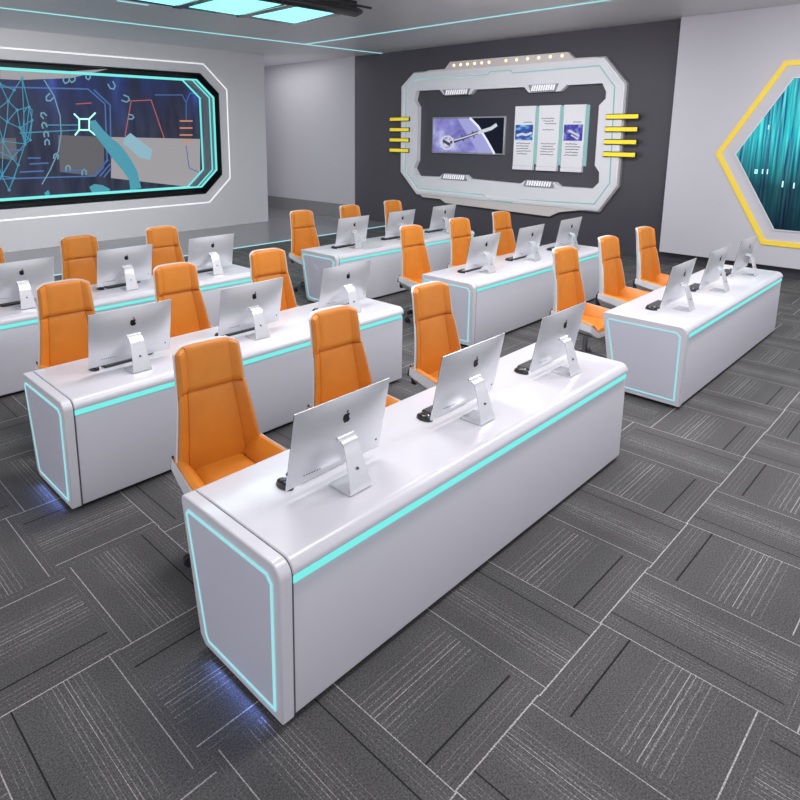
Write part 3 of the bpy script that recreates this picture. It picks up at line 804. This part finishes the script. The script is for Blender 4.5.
DX = (.61, 1.64, 2.69)
DESKS = [
 ('A1', 1.311, 1.761, 'front desk', 'long white desk nearest the camera, grey end panel outlined in pale cyan'),
 ('A2', 1.292, 3.906, 'second left desk', 'long white desk directly behind the nearest one, three computers, left end showing'),
 ('A3', 1.274, 6.176, 'left desk nearest the wall display', 'long white desk on the left closest to the wall display, left end cut off'),
 ('B1', 5.678, 1.770, 'right-hand desk below the hexagon', 'long white desk on the right below the yellow hexagon display'),
 ('B2', 5.705, 3.989, 'desk in the centre rear', 'white desk in the centre rear, between the right-hand desk and the rearmost one'),
 ('B3', 5.711, 6.225, 'rearmost desk nearest the passage', 'white desk rearmost of all, nearest the passage and charcoal wall'),
]
PLACE = ['left', 'middle', 'right']
dk = make_desk(); pc = make_computer(); kb = make_keyboard(); ms = make_mouse(); chr_ = make_chair()
first = True; rnd = random.Random(3)
for (code, x, y, short, lab) in DESKS:
    d = dk if first else copy_tree(dk)
    d.location = (x, y, 0); tag(d, lab, 'desk', 'white control desks with cyan light strips')
    for i, dx in enumerate(DX):
        o = pc if first else copy_tree(pc); o.location = (x + dx, y, 0)
        tag(o, f'silver desktop computer, {PLACE[i]} of three on the {short}', 'computer', 'silver desktop computers on the desks')
        o = kb if first else copy_tree(kb); o.location = (x + dx - .02, y + .47, H)
        tag(o, f'dark keyboard behind the {PLACE[i]} computer on the {short}', 'keyboard', 'dark keyboards on the desks')
        o = ms if first else copy_tree(ms); o.location = (x + dx - .225, y + .455, H)
        tag(o, f'black mouse beside the {PLACE[i]} keyboard on the {short}', 'mouse', 'black mice on the desks')
        o = chr_ if first else copy_tree(chr_)
        o.location = (x + dx - .055 - (.03 if code == 'B1' else 0) - (.03 if code in ('A1', 'A2') and i else 0), y + 1.35 + (.04 if code == 'B1' else 0), 0); o.rotation_euler = (0, 0, math.radians(-4 + rnd.uniform(-2, 2)))
        tag(o, f'orange leather office chair, {PLACE[i]} place at the {short}', 'chair', 'orange office chairs behind the desks')
        first = False

# ------------------------------------------------------------------ light
def area(x, y, z, sx, sy, e, col=(1, .98, 1.), rot=(0, 0, 0)):
    l = bpy.data.lights.new('lamp_or_fill', 'AREA'); l.shape = 'RECTANGLE'; l.size = sx; l.size_y = sy; l.energy = e; l.color = col  # also serves the added wall fill lamps
    o = bpy.data.objects.new('lamp_or_fill', l); o.location = (x, y, z); o.rotation_euler = rot; COL.objects.link(o); return o
for (x, y, e) in [(3.4, 1.4, 62), (6.6, 1.2, 78), (3.2, 4.2, 75), (6.6, 4.0, 78), (9.0, 1.2, 60)]:
    area(x, y, CZ - .03, 1.8, .9, e)
# added fill lamps, unseen, brighten the feature wall, hexagon panel and display wall
def wall_fill(p, t, sx, sy, e, spread):
    o = area(*p, sx, sy, e); o.data.spread = math.radians(spread)
    o.rotation_euler = (Vector(t) - Vector(p)).to_track_quat('-Z', 'Y').to_euler()
wall_fill((6.6, 4.2, CZ - .1), (12.4, 8.2, 2.3), 1.4, .5, 62, 75)
wall_fill((7.8, 2.2, CZ - .1), (12.3, 2.2, 2.0), 1.4, .5, 22, 110)
wall_fill((2.8, 6.8, CZ - .1), (6.0, 14., 2.2), 2.0, .5, 150, 120)
area(5.9, 8.3, LZ - .012, 2.6, 1.2, 60, (.86, .99, 1.))
area(11.4, 15.0, CZ - .03, .5, 2.4, 22)
for (x, y) in [(1.311, 1.761), (1.292, 3.906)]:      # blue glow lamps under the near desk ends
    area(x - .012, y + .30, .030, .02, .42, .32, (.20, .32, 1.), (0, math.radians(72), 0))
w = bpy.data.worlds.new('world'); sc.world = w; w.use_nodes = True
bg = w.node_tree.nodes['Background']; bg.inputs[0].default_value = (.93, .93, 1., 1); bg.inputs[1].default_value = 1.0

sc.view_settings.view_transform = 'Standard'; sc.view_settings.look = 'None'
sc.view_settings.exposure = 0.; sc.view_settings.gamma = 1.; sc.view_settings.use_curve_mapping = False
for o in bpy.data.objects:
    if '_loc' in o: del o['_loc']
